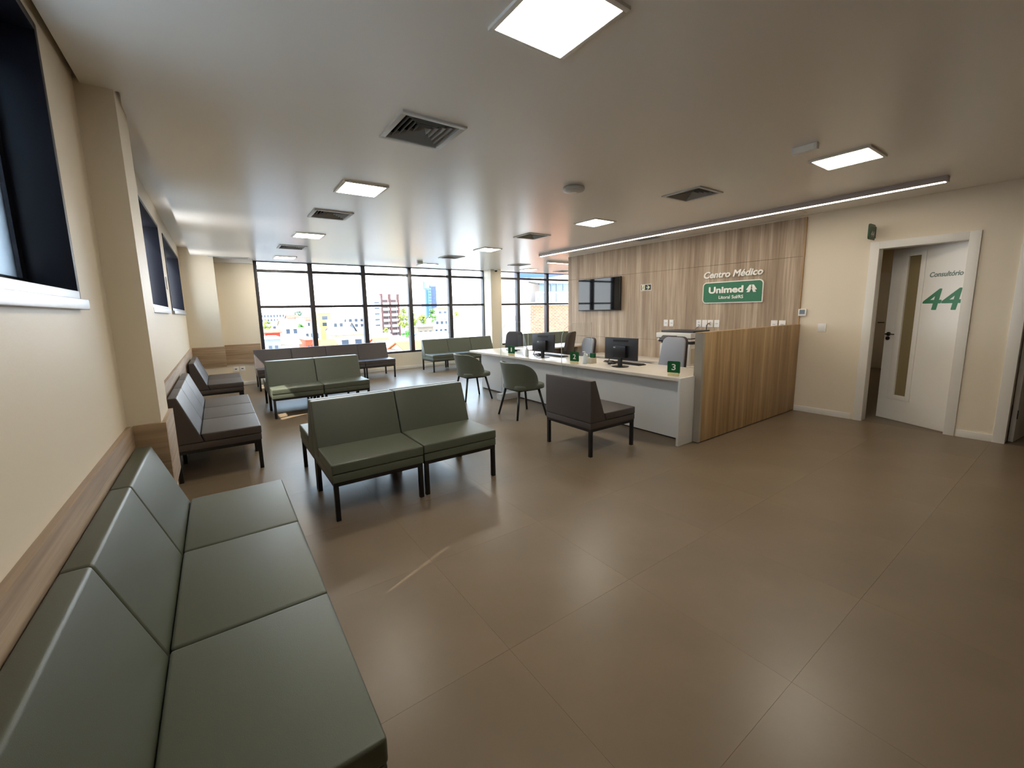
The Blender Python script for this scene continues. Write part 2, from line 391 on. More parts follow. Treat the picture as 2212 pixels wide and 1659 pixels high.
# ------------------------------------------------------------------ doors
def casing(r, y0, y1, z1, wdt=.085):
    for a in ((XW-.018, XW+.14, y0-wdt+.012, y0+.012, 0, z1+wdt-.012), (XW-.018, XW+.14, y1-.012, y1+wdt-.012, 0, z1+wdt-.012), (XW-.018, XW+.14, y0+.012, y1-.012, z1-.012, z1+wdt-.012)):
        B(*a).build('casing', 'white_paint', r, bevel=.004)
r = sroot('door_1', (XW, .885, 0), 'white door marked 44, ajar'); casing(r, .885, 1.615, 2.085)
hx, hy = 6.558, .896; ang = math.atan2(1.565-.896, 6.893-6.558)
lf = bpy.data.objects.new('door_leaf', None); C.objects.link(lf); lf.parent = r; lf.location = (hx-XW, hy-.885, 0); lf.rotation_euler = (0, 0, ang)
# local leaf axes: +x from hinge to free edge, +y towards the waiting room (camera side)
def LB(name, mt, *a, bevel=0):
    mb = B(*a); o = mb.build(name, mt, None, bevel=bevel); o.parent = lf; return o
LW, LH = .748, 2.085
leaf = holed(1, (0, LW), (.006, LH), (-.035, 0), [(.435, .565, .32, 1.985)]).build('leaf_board', 'white_paint'); leaf.parent = lf
LB('glass_strip', 'smoked', .435, .565, -.02, -.012, .32, 1.985)
for a in ((.385, .435, 0, .008, .265, 2.035), (.565, .64, 0, .008, .265, 2.035), (.435, .565, 0, .008, .265, .32), (.435, .565, 0, .008, 1.985, 2.035)):
    LB('glazing_bead', 'white_paint', *a, bevel=.002)
o = MB().tube([(.70, .004, 1.065), (.70, .05, 1.065), (.66, .055, 1.065), (.60, .055, 1.065)], .009).build('handle', 'chrome', None, smooth=True); o.parent = lf
o = MB().tube([(.70, 0, 1.065), (.70, .012, 1.065)], .024, 16).build('handle_rose', 'chrome', None); o.parent = lf
o = MB().tube([(.705, 0, 1.01), (.705, .012, 1.01)], .022, 16).build('lock_rose', 'chrome', None); o.parent = lf
# lettering reads left to right seen from the room: start at large x, run towards the hinge
o = text_mb('44', (.373, .0005, 1.356), (-1, 0, 0), (0, 0, 1), .368, .236, .0015, shear=.14, bold=.006).build('number', 'letter_green', None); o.parent = lf
o = text_mb('Consultório', (.333, .0005, 1.722), (-1, 0, 0), (0, 0, 1), .312, .056, .0015, shear=.2, bold=.0018).build('lettering', 'letter_grey', None); o.parent = lf
r = sroot('door_2', (XW, -.37, 0), 'cream door at the photo edge, open inward'); casing(r, -.37, .47, 2.085)
lf2 = bpy.data.objects.new('door_leaf', None); C.objects.link(lf2); lf2.parent = r; lf2.location = (.12, .82, 0); lf2.rotation_euler = (0, 0, math.radians(-6))
o = B(0, .80, -.035, 0, .006, 2.08).build('leaf_board', 'white_paint'); o.parent = lf2
for z in (.25, 1.0, 1.85):
    o = B(-.012, .012, -.041, -.0355, z, z+.09).build('hinge', 'chrome', None, bevel=.002); o.parent = lf2
r = sroot('door_3', (12.09, 2.1, 0), 'far door inside the consulting room')
B(12.05, 12.1, 2.10, 2.93, .01, 2.09).build('leaf_board', 'white_paint', r, bevel=.003)
B(12.06, 12.1, 2.93, 2.99, 0, 2.15).build('casing', 'white_paint', r)
MB().tube([(12.05, 2.86, 1.02), (11.99, 2.86, 1.02), (11.99, 2.75, 1.02)], .011).build('handle', 'chrome', r)

# ================================================================== CEILING THINGS
def square_lamp(x, y, label, ZC):
    r = thing('ceiling_lamp', (x, y, ZC), label, 'ceiling lamp', 'square ceiling lamps'); h = .20
    ring(MB(), x-h, x+h, y-h, y+h, ZC-.014, ZC, .022).build('frame', 'white_metal', r, bevel=.002)
    B(x-h+.022, x+h-.022, y-h+.022, y+h-.022, ZC-.010, ZC-.004).build('diffuser', 'fill_lamp' if x > 10 else 'lamp', r)
    return r
LL = ['square lit ceiling lamp cut by the top edge of the photo', 'square lit ceiling lamp between the two nearest left air vents',
      'square lit ceiling lamp beyond the second left air vent', 'square lit ceiling lamp above the left end of the dark window chairs',
      'square lit ceiling lamp near the door marked 44', 'square lit ceiling lamp before the television wall, between two vents',
      'square lit ceiling lamp left of the long light strip end', 'square lit ceiling lamp at the window beside a small white box', 'square ceiling lamp by the window right of the cream column', 'added unseen fill lamp inside the consulting room behind the door']
for (x, y), l in zip(LAMPS, LL): square_lamp(x, y, l, ZC-.04 if x > 10 else ZC)
def vent(x, y, label):
    r = thing('air_vent', (x, y, ZC), label, 'air vent', 'square four way ceiling air vents'); h = VH
    ring(MB(), x-.212, x+.212, y-.212, y+.212, ZC-.012, ZC, .032).build('frame', 'grey_metal', r, bevel=.002)
    B(x-h, x+h, y-h, y+h, ZC+.085, ZC+.095).build('duct_shade_back', 'shade_black', r)
    ring(MB(), x-h, x+h, y-h, y+h, ZC+.001, ZC+.085, .003).build('duct_shade', 'shade_black', r)  # black sides put in so the duct looks shaded
    for k in range(5):
        o = h-.004-k*.034; i = o-.013; z0 = ZC-.008+k*.003; z1 = z0+.030
        mb = MB()
        for dx, dy in ((1, 0), (-1, 0), (0, 1), (0, -1)):
            def q(s_, t_, z, th=0):
                return (x+dx*s_-dy*t_, y+dy*s_+dx*t_, z+th)
            vs = [q(o, -o, z0), q(o, o, z0), q(i, i, z1), q(i, -i, z1)]; vs2 = [(a, b, c_+.003) for a, b, c_ in vs]
            mb.add(vs+vs2, [(0, 1, 2, 3), (7, 6, 5, 4), (0, 4, 5, 1), (1, 5, 6, 2), (2, 6, 7, 3), (3, 7, 4, 0)])
        mb.build('louver', 'louver', r)
    return r
VL = ['large grey air vent nearest the camera, above the green chairs', 'grey air vent between the second and third left lamps', 'grey air vent before the last left lamp at the windows',
      'grey air vent before the wooden wall, near the disc detector', 'grey air vent left of the light strip end', 'small far grey air vent in front of the window lamp',
      'faint far air vent left of the short second light strip', 'farthest faint air vent in the right window recess']
for (x, y), l in zip(VENTS, VL): vent(x, y, l)
def strip(name, a, label, grp):
    x0, x1, y0, y1 = a; r = thing(name, ((x0+x1)/2, (y0+y1)/2, ZC), label, 'light strip', grp)
    mb = MB(); mb.box(x0, x1, y0, y1, ZC-.052, ZC-.0005); mb.build('profile', 'strip_side', r, bevel=.001)
    B(x0+.018, x1-.018, y0+.018, y1-.018, ZC-.0545, ZC-.0522).build('diffuser', 'strip_lamp', r)
strip('light_strip', (5.66, 5.745, .97, 6.86), 'long lit light strip running beside the wooden wall', 'linear ceiling light strips')
strip('light_strip', (6.58, 9.6, 7.60, 7.69), 'short far light strip appearing behind the wooden wall end', 'linear ceiling light strips')
def slot(a, label, nx):
    x0, x1, y0, y1 = a; r = thing('slot_vent', ((x0+x1)/2, (y0+y1)/2, ZC), label, 'air vent', 'narrow slot vents')
    ring(MB(), x0, x1, y0, y1, ZC-.008, ZC, .02).build('frame', 'grey_metal', r)
    B(x0+.02, x1-.02, y0+.02, y1-.02, ZC-.003, ZC).build('slot_shade', 'shade_black', r)  # dark sheet painted as the shaded depth of the slot
    for k in range(3):
        if nx: yy = y0+.03+(y1-y0-.06)*(k+.5)/3; B(x0+.02, x1-.02, yy-.006, yy+.006, ZC-.007, ZC-.003).build('blade', 'grey_metal', r)
        else: xx = x0+.03+(x1-x0-.06)*(k+.5)/3; B(xx-.006, xx+.006, y0+.02, y1-.02, ZC-.007, ZC-.003).build('blade', 'grey_metal', r)
slot((6.0, 6.22, 4.30, 4.78), 'dark slot vent between light strip and wooden wall', False)
slot((-.01, .67, 9.82, 10.05), 'narrow slot vent over the far left corner wall', True)
r = thing('access_hatch', (6.10, 2.5, ZC), 'flush hatch panel beside the light strip near the wall corner', 'hatch')
ring(MB(), 5.92, 6.29, 2.30, 2.68, ZC-.002, ZC, .006).build('edge', 'edge_grey', r); B(5.926, 6.284, 2.306, 2.674, ZC-.001, ZC).build('cover', 'ceiling', r)
r = thing('disc_detector', (2.93, 3.02, ZC), 'round white ceiling disc in the middle of the ceiling', 'detector')
MB().lathe([(.075, 0), (.098, -.004), (.105, -.02), (.098, -.036), (.07, -.044), (0.001, -.046)][::-1], (2.93, 3.02, ZC), 28).build('body', 'grey_plastic', r, smooth=True)
MB().lathe([(.03, -.05), (.034, -.043), (.034, -.04)], (2.93, 3.02, ZC), 16).build('sensor', 'white_plastic', r)
r = thing('emergency_light', (3.68, 1.39, ZC), 'small white box light beside the lamp near the doors', 'emergency light')
B(3.655, 3.70, 1.31, 1.47, ZC-.05, ZC).build('body', 'white_plastic', r, bevel=.006); B(3.6525, 3.656, 1.325, 1.455, ZC-.044, ZC-.006).build('lens', 'sign_white', r)
r = thing('emergency_light', (3.93, 8.98, ZC), 'small white box light beside the far window lamp', 'emergency light')
B(3.86, 4.0, 8.96, 9.0, ZC-.06, ZC).build('body', 'white_plastic', r, bevel=.006); B(3.875, 3.985, 8.957, 8.961, ZC-.05, ZC-.012).build('lens', 'grey_plastic', r)
r = thing('dome_camera', (6.58, 9.85, ZC), 'small dome security camera at the column top', 'camera')
MB().lathe([(.055, 0), (.055, -.025), (.04, -.03)][::-1], (6.58, 9.85, ZC), 20).build('base', 'white_plastic', r)
MB().lathe([(.001, -.075), (.025, -.07), (.038, -.05), (.04, -.03)], (6.58, 9.85, ZC), 16).build('dome', 'black_plastic', r, smooth=True)

# ================================================================== MODULE SEATS
def seat_proto(col, wdt):
    r = bpy.data.objects.new('lounge_chair', None); C.objects.link(r); h = wdt/2
    MB().prism([(-.335, .345), (-.335, .42), (.133, .42), (.108, .345)], 0, -h, h).build('seat_cushion', col, r, bevel=.013, seg=3)
    MB().prism([(.335, .345), (.335, .765), (.268, .765), (.112, .345)], 0, -h, h).build('backrest', col, r, bevel=.012, seg=3)
    B(-h+.003, h-.003, -.332, .332, .283, .344).build('base_cushion', col, r, bevel=.008, seg=2)
    ring(MB(), -h+.008, h-.008, -.325, .325, .255, .283, .03).build('frame', 'black_steel', r)
    for sx in (-1, 1):
        for sy in (-1, 1):
            cx, cy = sx*(h-.024), sy*.309
            B(cx-.016, cx+.016, cy-.016, cy+.016, 0, .256).build('leg', 'black_steel', r, bevel=.002)
    return r
protos = {}
def seat(col, wdt, x, y, face, label, grp):
    k = (col, wdt)
    if k not in protos: r = protos[k] = seat_proto(col, wdt)
    else: r = copy_tree(protos[k])
    r.location = (x, y, 0); r.rotation_euler = (0, 0, {'-y': 0, '+x': PI/2, '+y': PI}[face])
    tag(r, label, 'chair', grp)
g = 'green seats along the near left wall'
for y, l in ((1.222, 'green lounge chair in the near left corner, cut off by the photo bottom'), (1.886, 'middle one of the three near green lounge chairs along the left wall'), (2.550, 'near green lounge chair pushed up against the pillar, farthest of its three')):
    seat('green', .660, -.09, y, '+x', l, g)
g = 'dark seats along the left wall after the pillar'
for y, l in ((4.79, 'dark brown lounge chair just past the left pillar, nearest of three'), (5.443, 'middle dark brown lounge chair of the three past the left pillar'), (6.096, 'dark brown lounge chair past the left pillar, farthest of its three')):
    seat('brown', .648, -.08, y, '+x', l, g)
g = 'dark pair of seats in the far left corner'
for y, l in ((8.03, 'dark brown lounge chair on the far left wall, nearer of the pair'), (8.71, 'dark brown lounge chair on the far left wall, farther of the pair')):
    seat('brown', .672, -.07, y, '+x', l, g)
def pair(x, y, rz_off, face, col, labels, grp, pitch=.69):
    for k, l in enumerate(labels): seat(col, .68, x+k*pitch, y+k*rz_off, face, l, grp)
pair(.893, 3.255, .015, '-y', 'green', ['green lounge chair facing the camera, left one of the middle pair', 'green lounge chair facing the camera, right one of the middle pair'], 'near island of four green seats')
pair(.893, 3.93, .015, '+y', 'green', ['green lounge chair behind the left one of the middle pair, facing the windows', 'green lounge chair behind the right one of the middle pair, facing the windows'], 'near island of four green seats')
pair(.883, 6.855, 0, '-y', 'green', ['green lounge chair with a sunlit patch on its seat', 'green lounge chair right of the sunlit green one'], 'far island of four green seats', .686)
pair(.883, 7.53, 0, '+y', 'green', ['green lounge chair behind the sunlit one, facing the windows', 'far green lounge chair facing the windows, beside the hidden left one'], 'far island of four green seats', .686)
pair(.900, 9.48, 0, '-y', 'brown', ['dark brown lounge chair under the window, leftmost, with a sun patch', 'dark brown window chair, second from the left wall', 'dark brown window chair, third from the left wall', 'dark brown window chair, rightmost of the four, legs showing'], 'four dark seats under the window', .684)
pair(4.56, 9.47, 0, '-y', 'green', ['green window chair left of the column, leftmost of three', 'green window chair left of the column, middle of three', 'green window chair left of the column, next to it'], 'three green seats left of the column', .686)
pair(7.79, 9.47, 0, '-y', 'green', ['green window chair right of the column, leftmost behind the monitor', 'green window chair right of the column, second behind the monitor', 'green window chair right of the column, half hidden by the wooden wall'], 'three green seats right of the column', .686)
seat('brown', .668, 3.222, 3.066, '+x', 'single dark brown lounge chair standing before the reception counter', 'dark single seat')

# ================================================================== SHELL ARMCHAIRS
def shell_chair(x, y, rz, label):
    r = thing('shell_armchair', (0, 0, 0), label, 'armchair', 'green shell armchairs at the counter')
    # local: faces -y
    NT_, NZ = 40, 9; A = math.radians(128); vs = []; n_in = 0
    def top(t):
        a = abs(t)/A
        return .445+.315*(1-max(0, (a-.30)/.70)**2.2) if a > .30 else .76
    def pt(t, u, off):
        zt = top(t); z0 = .405; z = z0+(zt-z0)*u
        fl_ = ((z-.40)/.36)
        rx = .235+.055*fl_**1.2+off; ry = .215+.06*fl_**1.4+off
        return (rx*math.sin(t), .01+ry*math.cos(t), z)
    mb = MB(); outer = []; inner = []
    for i in range(NT_+1):
        t = -A+2*A*i/NT_
        for j in range(NZ+1): outer.append(pt(t, j/NZ, .016))
        for j in range(NZ+1): inner.append(pt(t, j/NZ, -.018))
    n = NZ+1; O = len(outer); fs = []
    for i in range(NT_):
        for j in range(NZ):
            a = i*n+j; fs.append((a, a+n, a+n+1, a+1)); fs.append((O+a, O+a+1, O+a+n+1, O+a+n))
        a = i*n+NZ; fs.append((a, a+n, O+a+n, O+a)); a = i*n; fs.append((a, O+a, O+a+n, a+n))
    for i in (0, NT_):
        for j in range(NZ): a = i*n+j; fs.append((a, a+1, O+a+1, O+a))
    mb.add(outer+inner, fs)
    o = mb.build('backrest_shell', 'shell_green', r, smooth=True)
    md = o.modifiers.new('round', 'BEVEL'); md.width = .012; md.segments = 3; md.limit_method = 'ANGLE'; md.angle_limit = 1.0
    o = MB().prism(rrect(-.235, .235, -.27, .215, .12, n=8), 2, .385, .455).build('seat', 'shell_green', r, bevel=.026, seg=4)
    B(-.17, .17, -.17, .17, .365, .386).build('seat_mount', 'black_steel', r)
    for sx in (-1, 1):
        for sy in (-1, 1):
            MB().tube([(sx*.165, sy*.165, .372), (sx*.232, sy*.245, 0)], .018, 10, .0145).build('leg', 'black_steel', r, smooth=True)
    r.location = (x, y, 0); r.rotation_euler = (0, 0, rz)
    return r
shell_chair(3.41, 4.52, math.radians(88), 'sage green shell armchair at the counter, nearer of the two')
shell_chair(3.445, 5.95, math.radians(86), 'sage green shell armchair at the counter, farther of the two')

# ================================================================== RECEPTION COUNTER AND PARTITION
r = thing('partition', (5.3, 2.35, 0), 'half height wood grain partition at the counter end', 'partition')
B(4.125, 6.468, 2.358, 2.425, .012, 1.18).build('core', 'oak', r)
B(4.145, 6.468, 2.340, 2.358, .012, 1.18).build('front_panel', 'oak', r, bevel=.001)
B(4.105, 4.125, 2.358, 2.425, .012, 1.18).build('end_strip', 'edge_grey', r); B(4.105, 4.145, 2.340, 2.358, .012, 1.18).build('end_strip', 'edge_grey', r)
B(4.105, 6.468, 2.340, 2.425, 1.18, 1.184).build('top_edge', 'oak', r)
B(4.13, 6.468, 2.352, 2.42, 0, .012).build('plinth', 'kick', r)
r = thing('reception_counter', (4.2, 4.55, 0), 'long white reception counter with three service places', 'counter')
B(3.84, 4.62, 2.43, 6.70, .692, .726).build('top_slab', 'laminate_top', r, bevel=.002)
B(3.84, 4.105, 2.405, 2.432, .006, .726).build('end_panel', 'laminate', r, bevel=.001)
B(4.105, 4.62, 2.427, 2.45, .006, .692).build('end_panel', 'laminate', r)
for y0, y1 in ((2.45, 3.985), (3.988, 5.46), (5.463, 6.60)):
    B(4.05, 4.068, y0, y1, .02, .692).build('front_panel', 'laminate', r)
B(4.07, 4.09, 2.45, 6.6, 0, .02).build('plinth', 'kick', r)
B(4.05, 4.60, 6.60, 6.625, .006, .692).build('end_panel', 'laminate', r)
r = thing('return_desk', (5.5, 6.4, 0), 'white desk return at the far counter end', 'desk')
B(4.63, 6.42, 6.02, 6.68, .70, .726).build('top_slab', 'laminate_top', r, bevel=.002); B(6.0, 6.42, 6.06, 6.64, 0, .70).build('drawer_unit', 'edge_grey', r)
B(4.66, 6.0, 6.60, 6.62, .25, .70).build('modesty_panel', 'laminate', r)
r = thing('low_cabinet', (6.2, 4.9, 0), 'low white cabinet along the wooden wall', 'cabinet')
B(5.97, 6.467, 4.10, 5.85, .53, .56).build('top', 'laminate_top', r, bevel=.002)
for k in range(3): B(5.985, 6.46, 4.11+k*.58, 4.68+k*.58, .06, .53).build('door', 'laminate', r, bevel=.002)
B(6.0, 6.45, 4.12, 5.84, 0, .06).build('plinth', 'kick', r)
r = thing('printer_cabinet', (5.97, 3.7, 0), 'low cabinet under the printer', 'cabinet')
B(5.62, 6.32, 3.36, 4.02, .545, .58).build('top', 'laminate_top', r, bevel=.002); B(5.65, 6.30, 3.38, 4.0, .05, .545).build('body', 'edge_grey', r); B(5.68, 6.27, 3.4, 3.98, 0, .05).build('plinth', 'kick', r)

# printer
r = thing('printer', (5.95, 3.7, .58), 'large white multifunction printer behind the counter', 'printer')
B(5.66, 6.20, 3.42, 3.92, .58, .90).build('body', 'printer', r, bevel=.012)
B(5.653, 5.662, 3.45, 3.89, .60, .70).build('paper_tray', 'printer', r, bevel=.004); B(5.653, 5.662, 3.45, 3.89, .71, .80).build('paper_tray', 'printer', r, bevel=.004)
B(5.70, 6.0, 3.413, 3.421, .61, .84).build('side_cover', 'cream_plastic', r, bevel=.004)
B(5.70, 6.20, 3.42, 3.92, .90, .945).build('neck', 'black_plastic', r)
B(5.64, 6.20, 3.40, 3.96, .945, .975).build('output_lip', 'printer', r, bevel=.006)
B(5.66, 6.20, 3.42, 3.94, .975, .99).build('gap', 'black_plastic', r)
B(5.64, 6.22, 3.40, 3.98, .99, 1.065).build('scanner', 'printer', r, bevel=.012)
MB().prism([(5.54, .935), (5.64, 1.0), (5.645, 1.03), (5.53, .96)], 1, 3.62, 3.86).build('control_panel', 'dark_plastic', r, bevel=.003)
B(5.74, 6.18, 3.42, 3.96, 1.065, 1.095).build('document_feeder', 'dark_plastic', r, bevel=.008)
B(5.80, 6.16, 3.40, 3.62, 1.02, 1.045).build('feeder_tray', 'dark_plastic', r, bevel=.004)

# monitors, keyboards, cards, shields
def monitor(x, y, rz, label):
    r = thing('monitor', (0, 0, 0), label, 'monitor', 'monitors on the counter')
    # local: back faces -x, width along y
    B(0, .022, -.24, .24, .085, .36).build('housing', 'dark_plastic', r, bevel=.006)
    B(.0215, .024, -.23, .23, .095, .35).build('screen', 'screen', r)
    B(-.004, .001, -.11, .11, .31, .335).build('vent_grille', 'black_plastic', r)
    B(-.045, -.001, -.10, .08, .115, .265).build('mini_computer', 'black_plastic', r, bevel=.006)
    B(-.0465, -.044, .045, .075, .235, .25).build('badge', 'grey_plastic', r)
    B(-.02, .012, -.025, .025, .006, .14).build('stand', 'black_plastic', r, bevel=.004)
    MB().lathe([(.105, 0), (.105, .006), (.06, .011), (.001, .012)], (.0, 0, 0), 28).build('foot', 'black_plastic', r, smooth=False)
    MB().tube([(-.045, .07, .13), (-.07, .11, .10), (-.06, .14, .05), (-.03, .16, .02), (.03, .17, .008)], .006).build('cable', 'black_plastic', r, smooth=True)
    r.location = (x, y, .726); r.rotation_euler = (0, 0, rz)
monitor(4.12, 3.41, math.radians(4), 'black monitor nearest the partition, seen from behind')
monitor(4.08, 4.865, math.radians(4), 'black monitor seen from behind, farther along the counter')
def keyboard(x, y, rz, label):
    r = thing('keyboard', (0, 0, 0), label, 'keyboard', 'keyboards on the counter')
    MB().prism([(-.07, 0), (.07, 0), (.07, .012), (-.07, .022)], 1, -.22, .22).build('body', 'black_plastic', r, bevel=.003)
    for i in range(4):
        xx = -.052+i*.029
        B(xx, xx+.022, -.205, .205, .02-i*.0025, .026-i*.0025).build('key_row', 'dark_plastic', r)
    r.location = (x, y, .726); r.rotation_euler = (0, 0, rz)
keyboard(4.40, 3.50, math.radians(-3), 'black keyboard behind the monitor nearest the partition')
keyboard(4.36, 4.88, math.radians(-4), 'black keyboard behind the farther monitor')
def card(x, y, num, rz, label):
    r = thing('number_card', (0, 0, 0), label, 'sign', 'green number cards on the counter')
    B(-.02, .02, -.055, .055, 0, .035).build('block', 'light_wood', r, bevel=.002)
    MB().prism(rrect(-.066, .066, .028, .158, .016), 0, -.003, .003).build('plate', 'card_green', r)
    text_mb(num, (-.0032, .013 if num == '1' else .021, .062), (0, -1, 0), (0, 0, 1), .024 if num == '1' else .042, .066, .0008, bold=.0012).build('number', 'sign_white', r)
    r.location = (x, y, .726); r.rotation_euler = (0, 0, rz)
card(3.945, 2.555, '3', math.radians(14), 'green number card nearest the partition, reading three')
card(3.905, 4.00, '2', math.radians(18), 'green number card beside the gel dispenser and leaflets, reading two')
card(3.905, 5.445, '1', math.radians(18), 'farthest green number card, reading one')
def shield(y, label):
    r = thing('acrylic_screen', (4.0, y, 0), label, 'screen', 'clear acrylic screens')
    pr = [(3.755, .11), (3.755, 1.06)]+[(4.02-.265*math.cos(a), 1.06+.20*math.sin(a)) for a in (k*PI/16 for k in range(1, 9))]+[(4.32, 1.26), (4.32, .729), (3.832, .729), (3.832, .689), (4.045, .689), (4.045, .11)]
    MB().prism(pr, 1, y-.004, y+.004).build('sheet', 'acrylic', r)
    B(4.318, 4.322, y-.0045, y+.0045, .73, 1.26).build('edge', 'acrylic_edge', r)
    B(3.753, 3.756, y-.0045, y+.0045, .11, 1.06).build('edge', 'acrylic_edge', r)
    cv = [(4.02-.266*math.cos(a), 1.06+.201*math.sin(a)) for a in (k*PI/24 for k in range(13))]+[(4.322, 1.261)]
    mb = MB()
    for (a0, b0), (a1, b1) in zip(cv, cv[1:]): mb.prism([(a0, b0), (a1, b1), (a1, b1-.003), (a0+.003, b0)], 1, y-.0045, y+.0045)
    mb.build('edge', 'acrylic_edge', r)
    B(3.70, 4.04, y-.07, y+.07, 0, .10).build('foot', 'laminate', r, bevel=.003)
shield(4.09, 'clear acrylic screen beside the leaflet holder'); shield(5.535, 'clear acrylic screen at the farthest number card')
def bottle(x, y, label, hgt=.15):
    r = thing('gel_dispenser', (x, y, .726), label, 'dispenser', 'gel dispensers')
    MB().lathe([(.028, .0), (.03, .01), (.03, hgt*.68), (.012, hgt*.82), (.012, hgt*.86)], (x, y, .726), 18).build('bottle', 'liquid', r, smooth=True)
    MB().lathe([(.015, hgt*.84), (.015, hgt*.95), (.006, hgt*.96), (.006, hgt*1.1)], (x, y, .726), 12).build('pump', 'white_plastic', r)
    MB().tube([(x, y, .726+hgt*1.1), (x-.035, y+.01, .726+hgt*1.07)], .005).build('spout', 'white_plastic', r)
bottle(4.0, 3.90, 'clear gel dispenser beside the leaflet holder'); bottle(4.03, 5.20, 'clear gel dispenser near the farther monitor', .14)
r = thing('leaflet_holder', (4.11, 3.90, .726), 'white leaflet holder with green leaflets beside the gel dispenser', 'holder')
MB().prism([(4.04, .726), (4.15, .726), (4.15, .80), (4.055, .80)], 1, 3.83, 3.97).build('box', 'cream_plastic', r, bevel=.002)
B(4.10, 4.145, 3.84, 3.905, .795, .86).build('leaflet', 'card_green', r); B(4.07, 4.09, 3.92, 3.96, .795, .85).build('leaflet', 'white_plastic', r)
for x, y, l in ((4.25, 3.66, 'tangle of black cable beside the near monitor'), (4.18, 5.08, 'tangle of black cable beside the far monitor'), (4.30, 5.95, 'heap of black cable at the far counter end')):
    r = thing('cable_bundle', (x, y, .726), l, 'cable', 'cable bundles on the counter'); rd = random.Random(int(y*10))
    pts = [(x+.07*math.sin(k*.9)+rd.uniform(-.02, .02), y+.10*math.cos(k*1.3)+rd.uniform(-.02, .02), .738+rd.uniform(0, .02)) for k in range(16)]
    MB().tube(pts, .007, 6).build('cord', 'black_plastic', r, smooth=True)
    B(x-.03, x+.03, y-.05, y+.02, .7265, .75).build('adapter', 'black_plastic', r, bevel=.005)

# office chairs
def office_chair(x, y, rz, pad, label, top=1.05):
    r = thing('office_chair', (0, 0, 0), label, 'chair', 'office chairs behind the counter')
    # local: faces -y; back at +y
    k = top-1.05; prof = rrect(-.215, .215, .54, 1.05+k, .09, n=6)
    def bend(o, ytop):
        for v in o.data.vertices:
            t = (v.co.z-.54)/.5; v.co.y += .05*t*t+.03*t; v.co.x *= 1-.16*max(0, t-.1)
    a = MB().prism(prof, 1, .225, .262).build('backrest_shell', 'office_dark', r, bevel=.012); bend(a, 0)
    b = MB().prism(rrect(-.205, .205, .55, 1.04+k, .085, n=6), 1, .195, .228).build('backrest_pad', pad, r, bevel=.014); bend(b, 0)
    MB().prism(rrect(-.235, .235, -.24, .22, .08), 2, .42, .50).build('seat', pad, r, bevel=.022, seg=3)
    MB().tube([(0, .10, .40), (0, .27, .40), (0, .285, .60)], .022).build('back_support', 'black_plastic', r)
    MB().lathe([(.03, .10), (.03, .26), (.022, .27), (.022, .42)], (0, 0, 0), 14).build('gas_lift', 'black_steel', r)
    for i in range(5):
        an = 2*PI*i/5; dx, dy = math.sin(an), math.cos(an)
        lg = MB().tube([(0, 0, .11), (.28*dx, .28*dy, .075)], .022, 8, .014).build('base_leg', 'black_plastic', r)
        MB().tube([(.28*dx-.02*dy, .28*dy+.02*dx, .03), (.28*dx+.02*dy, .28*dy-.02*dx, .03)], .03, 12).build('caster', 'black_plastic', lg)
    r.location = (x, y, 0); r.rotation_euler = (0, 0, rz)
office_chair(4.90, 3.38, math.radians(-94), 'office_grey', 'office chair behind the nearest monitor, pale pad catching daylight', 1.05)
office_chair(4.82, 4.95, math.radians(-108), 'office_grey', 'office chair with pale pad behind the leaflet holder', .98)
office_chair(4.99, 5.60, math.radians(-152), 'office_dark', 'dark brown office chair turned sideways beyond the farther monitor', 1.06)
office_chair(5.07, 7.15, math.radians(-60), 'dark_plastic', 'charcoal office chair at the far counter end before the window', 1.0)

# ================================================================== WALL THINGS
N_ = (0, -1, 0); U_ = (0, 0, 1)
r = thing('television', (6.41, 5.9, 1.41), 'black wall television showing window reflections', 'television')
B(6.405, 6.445, 5.34, 6.45, 1.41, 2.055).build('housing', 'black_plastic', r, bevel=.004)
B(6.402, 6.406, 5.352, 6.438, 1.428, 2.043).build('screen', 'screen', r)
B(6.445, 6.468, 5.7, 6.1, 1.55, 1.9).build('bracket', 'black_steel', r)
r = thing('exit_sign', (XP, 4.80, 1.81), 'small black exit sign with running figure and arrow', 'sign')
B(XP-.004, XP, 4.689, 4.916, 1.755, 1.868).build('plate', 'sign_white', r)
B(XP-.0055, XP-.004, 4.697, 4.908, 1.763, 1.860).build('panel', 'exit_black', r)
B(XP-.0065, XP-.0055, 4.828, 4.890, 1.770, 1.856).build('doorway', 'exit_glow', r)
mb = MB()
for pr in ([(4.848, 1.842), (4.858, 1.842), (4.858, 1.852), (4.848, 1.852)], [(4.846, 1.838), (4.860, 1.834), (4.872, 1.806), (4.858, 1.806)], [(4.862, 1.81), (4.870, 1.806), (4.884, 1.784), (4.876, 1.782)], [(4.858, 1.808), (4.866, 1.806), (4.846, 1.778), (4.838, 1.778)], [(4.842, 1.832), (4.848, 1.828), (4.836, 1.816), (4.832, 1.820)]):
    mb.prism(pr, 0, XP-.0072, XP-.0065)
mb.build('running_figure', 'exit_black', r)
mb = MB(); mb.prism([(4.790, 1.806), (4.790, 1.818), (4.745, 1.818), (4.745, 1.806)], 0, XP-.0065, XP-.0055)
mb.prism([(4.778, 1.848), (4.762, 1.848), (4.722, 1.812), (4.762, 1.776), (4.778, 1.776), (4.740, 1.812)], 0, XP-.0065, XP-.0055)
mb.build('arrow', 'exit_glow', r)
